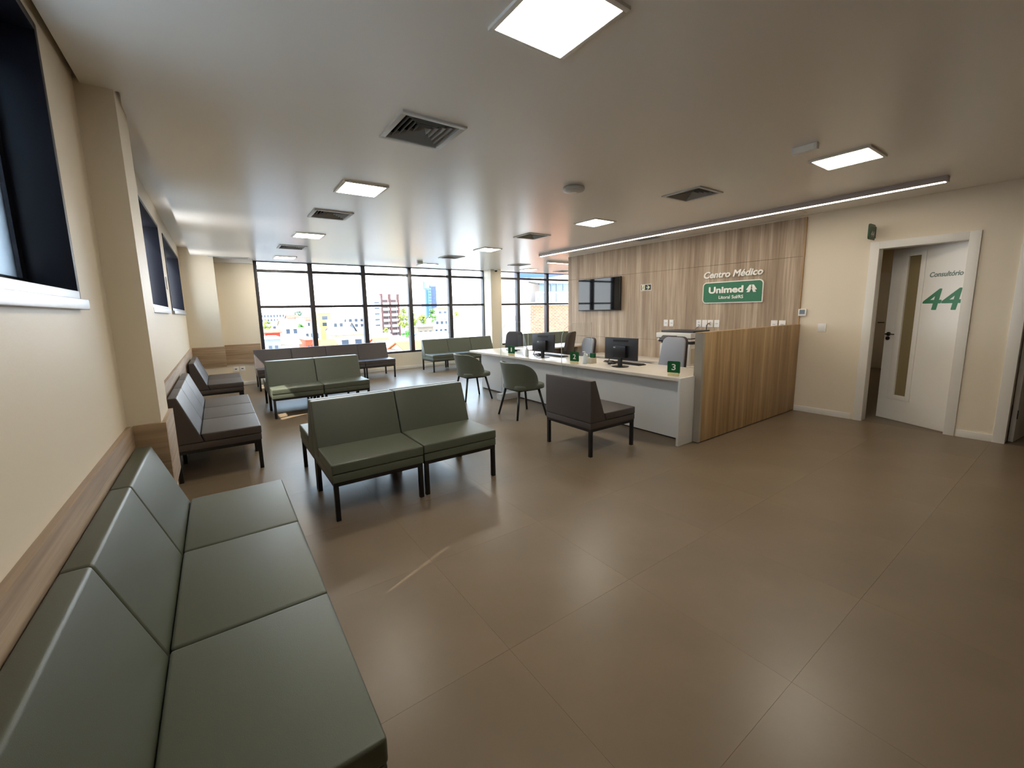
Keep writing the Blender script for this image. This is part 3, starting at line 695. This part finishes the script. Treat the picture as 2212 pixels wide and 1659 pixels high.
# company sign
r = thing('company_sign', (XP, 3.27, 1.495), 'green rounded sign with white lettering and tree emblem on the wooden wall', 'sign')
flip = lambda pts: [(6.55-a, b) for a, b in pts]      # u runs to -y : y = 6.55-u with u in [2.83, 3.725]
MB().prism(flip(rrect(2.83, 3.725, 1.495, 1.82, .06, sharp=(1,))), 0, XP-.018, XP).build('rim', 'sign_white', r)
MB().prism(flip(rrect(2.843, 3.712, 1.508, 1.807, .05, sharp=(1,))), 0, XP-.021, XP-.018).build('face', 'sign_green', r)
text_mb('Unimed', (XP-.021, 3.615, 1.645), N_, U_, .522, .103, .012, bold=.0058).build('lettering', 'sign_white', r)
text_mb('Litoral Sul/RS', (XP-.021, 3.456, 1.560), N_, U_, .364, .050, .003, bold=.0012).build('lettering', 'sign_white', r)
eb = lambda pts: [(3.055-a*.150, 1.640+b*.112) for a, b in pts]
L_ = [(.31, .97), (.495, .97), (.42, .76), (.475, .76), (.40, .52), (.475, .52), (.33, .03), (.05, .03), (.19, .31), (.0, .34)]
MB().prism(eb(L_), 0, XP-.030, XP-.021).build('tree_emblem', 'sign_white', r)
MB().prism(eb([(1.0-a, b) for a, b in L_]), 0, XP-.030, XP-.021).build('tree_emblem', 'sign_white', r)
r = thing('raised_lettering', (XP, 3.27, 1.885), 'white raised italic lettering reading Centro Médico above the green sign', 'lettering')
text_mb('Centro Médico', (XP-.002, 3.712, 1.882), N_, U_, .872, .104, .02, shear=.22, bold=.0042).build('words', 'sign_white', r)
# sockets
def socket(y, z, label, kind, x=XP, grp='white wall plates on the wooden wall', wd=.082, hg=.115):
    r = thing('wall_plate', (x, y, z), label, 'wall plate', grp)
    B(x-.008, x, y-wd/2, y+wd/2, z-hg/2, z+hg/2).build('plate', 'white_plastic', r, bevel=.003)
    if kind == 'port': B(x-.0095, x-.008, y-.02, y+.02, z-.006, z+.008).build('port', 'grey_plastic', r)
    if kind == 'socket':
        for dz in (-.02, .02): B(x-.0095, x-.008, y-.014, y+.014, z+dz-.010, z+dz+.010).build('outlet', 'grey_plastic', r)
    if kind == 'switch':
        B(x-.0115, x-.008, y-.024, y+.024, z-.036, z+.036).build('rocker', 'white_plastic', r, bevel=.002)
    return r
for y, k, l in ((4.372, 'port', 'white wall plate left of the printer, first of two'), (4.262, 'port', 'white wall plate left of the printer, second of two'),
                (3.77, 'socket', 'white wall plate above the printer with a thin wire'), (3.672, 'blank', 'blank white wall plate beside the orange plug'),
                (3.577, 'socket', 'white wall plate holding the orange plug'), (3.472, 'port', 'white wall plate right of the orange plug'),
                (2.658, 'port', 'white wall plate above the partition, left of two'), (2.556, 'port', 'white wall plate above the partition, right of two')):
    socket(y, 1.178, l, k)
r = thing('power_plug', (XP-.02, 3.58, 1.178), 'orange power plug with a dark hanging cord', 'plug')
B(XP-.05, XP-.010, 3.578, 3.60, 1.168, 1.19).build('body', 'orange_plastic', r, bevel=.004)
MB().tube([(XP-.05, 3.59, 1.178), (XP-.075, 3.60, 1.15), (XP-.07, 3.60, 1.05), (XP-.05, 3.60, .9), (XP-.06, 3.62, .6)], .006).build('cord', 'black_plastic', r, smooth=True)
r = thing('thin_wire', (XP-.02, 3.75, 1.15), 'thin dark wire running from a plate to the printer', 'wire')
MB().tube([(XP-.011, 3.752, 1.152), (XP-.03, 3.765, 1.12), (XP-.10, 3.78, 1.08)], .003).build('wire', 'black_plastic', r)
socket(2.10, 1.142, 'white light switch on the cream wall beside the partition', 'switch', XW, 'switches on the cream wall', .09, .108)
r = thing('thermostat', (XW, 2.33, 1.345), 'white thermostat at the edge of the wooden wall', 'thermostat')
B(XW-.024, XW, 2.283, 2.375, 1.297, 1.389).build('housing', 'white_plastic', r, bevel=.004); B(XW-.0255, XW-.0235, 2.298, 2.360, 1.32, 1.378).build('display', 'lcd', r)
# low sockets on the far corner wall + plate on left wall
for x, l in ((.245, 'low white wall plate in the far corner, left of two'), (.36, 'low white wall plate in the far corner, right of two')):
    r = thing('wall_plate', (x, YB, .36), l, 'wall plate', 'low plates in the far corner')
    B(x-.05, x+.05, YB-.008, YB, .305, .40).build('plate', 'white_plastic', r, bevel=.003); B(x-.02, x+.02, YB-.0095, YB-.008, .345, .362).build('port', 'black_plastic', r)
r = thing('wall_plate', (XL, 6.68, 1.87), 'small grey wall plate between the two far high windows', 'wall plate')
B(XL, XL+.008, 6.61, 6.73, 1.80, 1.95).build('plate', 'grey_plastic', r, bevel=.003); B(XL+.008, XL+.011, 6.64, 6.70, 1.84, 1.91).build('sensor', 'white_plastic', r)
# blade sign 44
r = thing('blade_sign', (6.37, 1.66, 2.18), 'small dark green blade sign numbered 44 above the door', 'sign')
MB().prism(rrect(6.255, 6.47, 2.178, 2.35, .03, sharp=(1,)), 1, 1.655, 1.667).build('plate', 'blade_green', r)
text_mb('44', (6.325, 1.6548, 2.212), (1, 0, 0), (0, 0, 1), .12, .062, .001, shear=.1, bold=.0015).build('number', 'grey_plastic', r)
text_mb('Consultório', (6.30, 1.6548, 2.31), (1, 0, 0), (0, 0, 1), .14, .016, .0006).build('lettering', 'chrome', r)
B(6.47, 6.49, 1.652, 1.670, 2.20, 2.33).build('bracket', 'blade_green', r)

# ================================================================== TOWN OUTSIDE
GZ = -14.0
struct(B(-700, 1400, 14, 1800, GZ-1, GZ).build('ground_outside', mat('town_ground', (112, 110, 104), .9, var=.12, vscale=.05)), 'pale town ground far below the windows')
EM = {}
def em(rgb):
    if rgb not in EM:
        EM[rgb] = mat('render_%d_%d_%d' % rgb, rgb, .85, var=.05, vscale=.6)
    return EM[rgb]
def roof_mat(rgb):
    k = ('r',)+rgb
    if k not in EM: EM[k] = mat('roof_tiles_%d_%d_%d' % rgb, rgb, .9, var=.14, vscale=1.5, bump=.4, bscale=3, bmap=(6, .6, 1))
    return EM[k]
WIN = mat('far_window_glass', (52, 60, 72), .25, spec=.5)
WHT, CREAM, YEL, GRY = (206, 203, 197), (196, 176, 136), (190, 158, 88), (120, 120, 126)
ORG, TERRA, GTILE, PALE = (178, 82, 38), (146, 72, 46), (108, 96, 84), (160, 138, 118)
wm = {}
def win_grid(r, x0, x1, z0, z1, y, rows, cols, fw=.5, fh=.55):
    cw, ch = (x1-x0)/cols, (z1-z0)/rows; k = (round(cw, 3), round(ch, 3), fw, fh)
    for i in range(rows):
        for j in range(cols):
            xc, zc = x0+(j+.5)*cw, z0+(i+.5)*ch
            if k not in wm:
                o = B(-cw*fw/2, cw*fw/2, -.06, .05, -ch*fh/2, ch*fh/2).build('window', WIN, None); wm[k] = o.data; o.parent = r
            else: o = link('window', wm[k], r)
            o.location = Vector((xc, y, zc))-r.location
def house(label, px0, px1, pr, pe, y, wall, roof=None, kind='flat', depth=10, win=None, wspan=None, cat='house', name='house', grp='houses seen through the window'):
    a, b = at(px0, pe, y), at(px1, pe, y); ze = (a.z+b.z)/2; zr = at((px0+px1)/2, pr, y).z
    r = thing(name, ((a.x+b.x)/2, y+depth/2, GZ), label, cat, grp)
    B(a.x, b.x, y, y+depth, GZ, ze).build('wall', em(wall), r)
    o = .5
    if kind == 'gable':
        MB().prism([(y-o, ze-.2), (y+depth/2, zr), (y+depth+o, ze-.2), (y+depth+o, ze), (y+depth/2, zr+.25), (y-o, ze)], 0, a.x-o, b.x+o).build('roof', roof_mat(roof), r)
        MB().prism([(y, ze-.1), (y+depth, ze-.1), (y+depth/2, zr)], 0, a.x, b.x).build('gable', em(wall), r)
    elif kind == 'side':       # gable end facing the viewer
        xm = (a.x+b.x)/2
        MB().prism([(a.x-o, ze-.1), (xm, zr), (b.x+o, ze-.1), (b.x+o, ze+.15), (xm, zr+.25), (a.x-o, ze+.15)], 1, y-o, y+depth).build('roof', roof_mat(roof), r)
        MB().prism([(a.x, ze-.1), (b.x, ze-.1), (xm, zr)], 1, y, y+depth).build('gable', em(wall), r)
    elif kind == 'hip':
        xa, xb = a.x-o, b.x+o; ya, yb = y-o, y+depth+o; i = min(depth/2, (xb-xa)*.32)
        MB().add([(xa, ya, ze), (xb, ya, ze), (xb, yb, ze), (xa, yb, ze), (xa+i, (ya+yb)/2, zr), (xb-i, (ya+yb)/2, zr)], [(0, 1, 5, 4), (1, 2, 5), (2, 3, 4, 5), (3, 0, 4), (3, 2, 1, 0)]).build('roof', roof_mat(roof), r)
    else:
        B(a.x-.15, b.x+.15, y-.15, y+depth, ze, ze+.35).build('parapet', em(roof or wall), r)
    if win:
        top = ze-.6; n, m_ = win
        win_grid(r, a.x+.3, b.x-.3, top-n*3.0, top, y, n, m_)
    return r
house('long white office block at the horizon in the leftmost pane', 560, 622, 676, 676, 330, WHT, win=(2, 9))
house('small orange roofed house right of the long white block', 622, 646, 681, 687, 265, CREAM, TERRA, 'gable', win=(1, 3))
house('orange roofed house below the distant hill trees', 644, 672, 685, 692, 230, WHT, TERRA, 'gable', win=(1, 3))
house('small white house with grey roof beside the yellow green tree', 584, 612, 693, 698, 190, WHT, GRY, 'hip', win=(1, 2))
house('white gabled house with pale tile roof in the leftmost pane', 611, 662, 690, 703, 170, WHT, PALE, 'gable', 14, win=(1, 3))
house('red walled house above the turquoise cover', 573, 605, 713, 718, 120, (168, 52, 32), TERRA, 'gable', 7, win=(1, 3))
house('grey banded building at the lower left of the window', 572, 606, 733, 733, 95, GRY, WHT, win=(3, 2))
house('white house with pale ribbed tile roof at the bottom of the leftmost pane', 607, 646, 735, 742, 100, WHT, PALE, 'gable', 8, win=(1, 2))
house('orange painted box building beside the first mullion', 660, 678, 734, 734, 105, (176, 66, 32), WHT, win=(1, 2))
house('cream building behind the first mullion', 655, 692, 711, 711, 140, CREAM, win=(2, 3))
house('yellow flat roofed building in the second pane', 687, 714, 677, 677, 210, YEL, win=(2, 1))
house('plain cream block right of the yellow building', 716, 744, 692, 692, 196, CREAM, win=(1, 2))
house('wide white block in the second pane', 736, 800, 684, 684, 250, WHT, win=(2, 5))
house('white house with flat grey roof in the second pane', 716, 762, 708, 713, 160, WHT, PALE, 'gable', 9, win=(1, 3))
house('narrow grey gabled house in the second pane', 752, 769, 697, 716, 172, GRY, GTILE, 'side', 8, win=(1, 1))
house('cream house with brown hip roof and two windows', 727, 790, 716, 723, 112, CREAM, GTILE, 'hip', 9, win=(1, 2))
house('low house with bright orange tile roof under the second pane', 693, 725, 737, 745, 95, CREAM, ORG, 'gable', 7, win=(1, 2))
house('brown tiled house below the mid rise block', 808, 850, 722, 731, 122, WHT, GTILE, 'gable', 9, win=(1, 3))
house('grey tiled house below the green bush', 846, 898, 727, 738, 108, CREAM, GTILE, 'hip', 10, win=(1, 3))
house('small house with orange roof at the foot of the third pane', 816, 843, 733, 741, 98, WHT, ORG, 'gable', 6, win=(1, 2))
house('low white building at the bottom of the third pane', 846, 886, 744, 744, 86, WHT, win=(1, 3))
house('orange roofed house close under the window between third and fourth panes', 880, 932, 742, 758, 70, CREAM, ORG, 'gable', 9, win=(1, 3))
house('white house with red roof beside the blue tower', 944, 978, 662, 669, 300, WHT, TERRA, 'hip', 12, win=(2, 3))
house('white hall with grey roof in the fourth pane', 938, 980, 682, 689, 220, WHT, GTILE, 'gable', 12, win=(1, 4))
house('brown walled building in the fourth pane', 902, 936, 707, 707, 140, (120, 104, 86), win=(1, 3))
house('white building with small red panel in the fourth pane', 936, 978, 704, 704, 152, WHT, win=(1, 4))
house('white building with pale blue awning roof in the fourth pane', 914, 974, 719, 730, 110, WHT, (150, 186, 226), 'gable', 8, win=(1, 4))
house('white house with orange hip roof beside the column', 1013, 1099, 671, 685, 130, WHT, ORG, 'hip', 14, win=(2, 5))
house('white house with many windows in the fifth pane', 984, 1014, 690, 690, 200, WHT, win=(2, 4))
house('house with pink tile roof in the fifth pane', 984, 1036, 716, 723, 112, WHT, PALE, 'gable', 8, win=(1, 4))
house('low white house at the bottom of the fifth pane', 976, 1046, 729, 729, 92, WHT, win=(1, 5))
tp = at(582, 727, 114)
tag(MB().prism([(x_, z_) for x_, z_ in ((at(569, 731, 114).x, at(569, 731, 114).z), (at(596, 731, 114).x, at(596, 731, 114).z), (at(594, 727, 114).x, at(594, 727, 114).z), (at(580, 725, 114).x, at(580, 725, 114).z), (at(570, 727, 114).x, at(570, 727, 114).z))], 1, 110, 115).build('roof_cover', mat('turquoise_tarp', (24, 124, 156), .5)), 'turquoise roof cover below the red house', 'cover')
# mid rise block
y = 230; a, b = at(803, 645, y), at(861, 645, y); zt = at(830, 645, y).z
r = thing('apartment_block', ((a.x+b.x)/2, y+8, GZ), 'white mid rise block with brown balcony columns in the third pane', 'building')
xm = at(824, 645, y).x
B(a.x, xm, y, y+16, GZ, zt+1.5).build('stair_tower', em(WHT), r); B(xm, b.x, y+1.5, y+16, GZ, zt).build('wall', em(WHT), r)
BRN = em((88, 56, 50))
for px in (824, 842, 860):
    x = at(px, 645, y).x; B(x-.5, x+.5, y-.2, y+2, GZ, zt+2.6).build('column', BRN, r)
fh_ = 3.1; k = 0
while zt-k*fh_ > GZ+3:
    z = zt-.4-k*fh_
    for p0, p1 in ((825, 841), (843, 859)):
        x0, x1 = at(p0, 645, y).x, at(p1, 645, y).x
        B(x0+.3, x1-.3, y, y+1.5, z-3.0, z-1.7).build('balcony', em(WHT), r); B(x0+.6, x1-.6, y+1.42, y+1.5, z-1.7, z-.2).build('window', mat('brown_shutter', (84, 58, 54), .6) if k == 0 and p0 == 825 else bpy.data.materials['brown_shutter'], r)
    if k < 5: B(a.x+1.2, xm-1.6, y-.06, y+.02, z-2.2, z-1.4).build('window', WIN, r)
    k += 1
B(at(818, 645, y).x, at(836, 645, y).x, y+4, y+10, zt, zt+3.2).build('roof_room', em((150, 120, 110)), r)
# blue tower
y = 480; r = thing('glass_tower', (at(932, 650, y).x, y+8, GZ), 'tall slim blue glass tower in the fourth pane', 'building')
BL1, BL2 = mat('tower_glass_light', (74, 104, 142), .3), mat('tower_glass_dark', (36, 62, 108), .3)
for p0, p1, pt, m_, dy in ((920, 925, 625, BL1, 3), (925, 931, 622, BL1, 0), (932, 943, 618, BL2, 1.5), (917.5, 921, 607, BL1, 5), (931, 934, 614, BL1, 5)):
    u, v_ = at(p0, pt, y), at(p1, pt, y); B(u.x, v_.x, y+dy, y+16, GZ if p1-p0 > 3.6 else u.z-9, u.z).build('volume', m_, r)
u, v_ = at(925, 622, y), at(931, 622, y); win_grid(r, u.x+.2, v_.x-.2, u.z-44, u.z-1, y, 12, 2, .7, .5)
u, v_ = at(932.5, 618, y), at(942.5, 618, y); win_grid(r, u.x+.2, v_.x-.2, u.z-46, u.z-1, y+1.5, 13, 3, .6, .45)
# trees
def tree(px, pt, pb, wpx, y, rgb, label):
    tpz, btz = at(px, pt, y), at(px, pb, y); wd = (at(px+wpx/2, pb, y)-at(px-wpx/2, pb, y)).length; hh = tpz.z-btz.z
    r = thing('tree', (tpz.x, y, GZ), label, 'tree', 'trees seen through the window'); rd = random.Random(int(px*7+y))
    MB().tube([(tpz.x, y, GZ), (tpz.x+.3, y, btz.z), (tpz.x, y, btz.z+hh*.55)], max(.2, wd*.04), 7, max(.1, wd*.02)).build('trunk', em((120, 100, 80)), r)
    bm = bmesh.new()
    for k in range(26):
        t = rd.random(); an = rd.uniform(0, 2*PI); rr = wd*.5*math.sin(PI*(.12+.8*t))*math.sqrt(rd.random())
        c_ = Vector((rr*math.cos(an), rr*math.sin(an), btz.z-GZ+hh*(.06+.86*t))); s_ = rd.uniform(.10, .18)*min(wd, hh*1.2)
        res = bmesh.ops.create_icosphere(bm, subdivisions=2, radius=s_, matrix=Matrix.Translation(c_))
        for v in res['verts']:
            v.co = c_+(v.co-c_)*rd.uniform(.65, 1.35)
    me = bpy.data.meshes.new('crown'); bm.to_mesh(me); bm.free()
    k = ('leaf',)+rgb
    if k not in EM: EM[k] = mat('leaves_%d_%d_%d' % rgb, rgb, .8, var=.25, vscale=2)
    me.materials.append(EM[k]); link('crown', me, r)
YG, GN, DG = (116, 122, 48), (72, 104, 36), (60, 80, 58)
tree(576, 692, 714, 20, 150, YG, 'yellow green tree at the left of the leftmost pane')
tree(643, 673, 682, 26, 420, DG, 'dark distant tree clump on the horizon of the leftmost pane')
tree(648, 700, 716, 14, 156, GN, 'green tree before the cream building behind the mullion')
tree(690, 686, 694, 14, 300, DG, 'small dark tree behind the yellow building')
tree(870, 664, 712, 22, 185, YG, 'tall yellow green tree right of the mid rise block')
tree(887, 668, 712, 20, 190, YG, 'yellow green tree behind the third mullion')
tree(880, 715, 728, 28, 128, (60, 118, 28), 'low bright green bush in the third pane')
tree(834, 709, 718, 16, 140, YG, 'small yellow tree at the foot of the mid rise block')
tree(933, 666, 698, 16, 180, GN, 'slim green tree before the blue tower')
tree(913, 680, 698, 18, 190, YG, 'bushy tree left of the blue tower')
tree(987, 672, 698, 16, 185, YG, 'tree right of the fourth mullion')
tree(1006, 688, 700, 8, 150, (160, 190, 60), 'small lime tree beside the orange roofed white house')
# neighbouring building beyond the right window
YN = 30.0
q = lambda zx, zy, y=YN: at(1000+zx/8.508, 540+zy/8.508, y)
r = thing('neighbour_building', (q(1200, 1000).x, YN, GZ), 'white neighbouring building with brick wall and glazed balcony', 'building')
def nb(nm, mt, zx0, zx1, zy0, zy1, y0, y1, zlo=None, par=None):
    u, v_ = q(zx0, zy0), q(zx1, zy1); return B(u.x, v_.x, y0, y1, v_.z if zlo is None else zlo, u.z).build(nm, mt, par or r)
nb('pilaster', em((138, 124, 114)), 825, 905, 330, 1600, YN-.5, YN+4, GZ)
nb('wall', em(WHT), 905, 1215, 330, 1600, YN, YN+10, GZ)
s = NT('brickwork'); p_ = s.n('BsdfPrincipled'); s.l(p_.outputs[0], s.o.inputs[0]); p_.inputs['Roughness'].default_value = .9
bt = s.n('TexBrick'); tc = s.n('TexCoord'); mp = s.n('Mapping'); mp.inputs['Rotation'].default_value = (PI/2, 0, 0); s.l(tc.outputs['Object'], mp.inputs[0]); s.l(mp.outputs[0], bt.inputs['Vector'])
bt.inputs['Color1'].default_value = lin((156, 84, 50)); bt.inputs['Color2'].default_value = lin((122, 60, 36)); bt.inputs['Mortar'].default_value = lin((160, 126, 98))
bt.inputs['Scale'].default_value = 1; bt.inputs['Brick Width'].default_value = .42; bt.inputs['Row Height'].default_value = .15; bt.inputs['Mortar Size'].default_value = .02
s.l(bt.outputs['Color'], p_.inputs['Base Color'])
nb('brick_wall', s.m, 1225, 2300, 1005, 1600, YN-.1, YN+10, GZ)
nb('corner_strip', em(WHT), 1215, 1226, 1005, 1600, YN-.12, YN, GZ)
nb('floor_slab', em(WHT), 1215, 2300, 962, 1005, YN-.25, YN+8)
nb('eave_slab', em(WHT), 1215, 2300, 440, 600, YN-.25, YN+8)
u = q(1215, 600); v_ = q(1215, 962); x2 = q(1400, 600, YN+2.2).x
MB().add([(u.x, YN, v_.z), (x2, YN+2.2, v_.z), (x2, YN+2.2, u.z), (u.x, YN, u.z), (u.x-.2, YN+.2, v_.z), (x2, YN+2.5, v_.z), (x2, YN+2.5, u.z), (u.x-.2, YN+.2, u.z)], [(0, 1, 2, 3), (7, 6, 5, 4), (0, 4, 5, 1), (3, 2, 6, 7), (0, 3, 7, 4), (1, 5, 6, 2)]).build('balcony_side', em((124, 114, 108)), r)
BG = mat('balcony_glass', (92, 112, 124), .15, spec=.6); FR = em((120, 130, 138))
for z0_, z1_ in ((1400, 1520), (1526, 1612), (1618, 1715), (1722, 1836), (1842, 2050)):
    u, v_ = q(z0_, 560, YN+2.3), q(z1_, 960, YN+2.3); B(u.x, v_.x, YN+2.3, YN+2.4, v_.z-.3, u.z+.3).build('glass_door', BG, r)
    B(v_.x, v_.x+.12, YN+2.25, YN+2.42, v_.z-.3, u.z+.3).build('door_frame', FR, r)
for k, zx in enumerate((1335, 1590, 1836, 2080)):
    u = q(zx, 772+(-8)*k); v_ = q(zx, 962); B(u.x-.05, u.x+.05, YN-.1, YN, v_.z, u.z).build('railing_post', em(WHT), r)
u, v_ = q(1335, 780), q(2080, 780); B(u.x, v_.x, YN-.12, YN+.02, u.z-.06, u.z+.06).build('handrail', em(WHT), r)
B(u.x, v_.x, YN-.07, YN-.05, q(1335, 955).z, u.z-.1).build('railing_glass', M['glass'], r)
for z0_, z1_, y0_, y1_ in ((915, 955, 690, 815), (925, 965, 1205, 1310), (1075, 1182, 665, 780), (1068, 1190, 1215, 1310)):
    f = nb('window', em((150, 140, 136)), z0_, z1_, y0_, y1_, YN-.05, YN+.1)
    u, v_ = q(z0_+8, y0_+8), q(z1_-8, y1_-8); B(u.x, v_.x, YN-.08, YN-.04, v_.z, u.z).build('pane', WIN if z1_-z0_ < 60 else BG, f)
BLU = mat('blue_cladding', (18, 56, 150), .4)
pts = [q(885, 522), q(1500, 516), q(1960, 436), q(2300, 400), q(2300, 200), q(885, 200)]
MB().prism([(p.x, p.z) for p in pts], 1, YN-.6, YN-.3).build('blue_fascia', BLU, r)
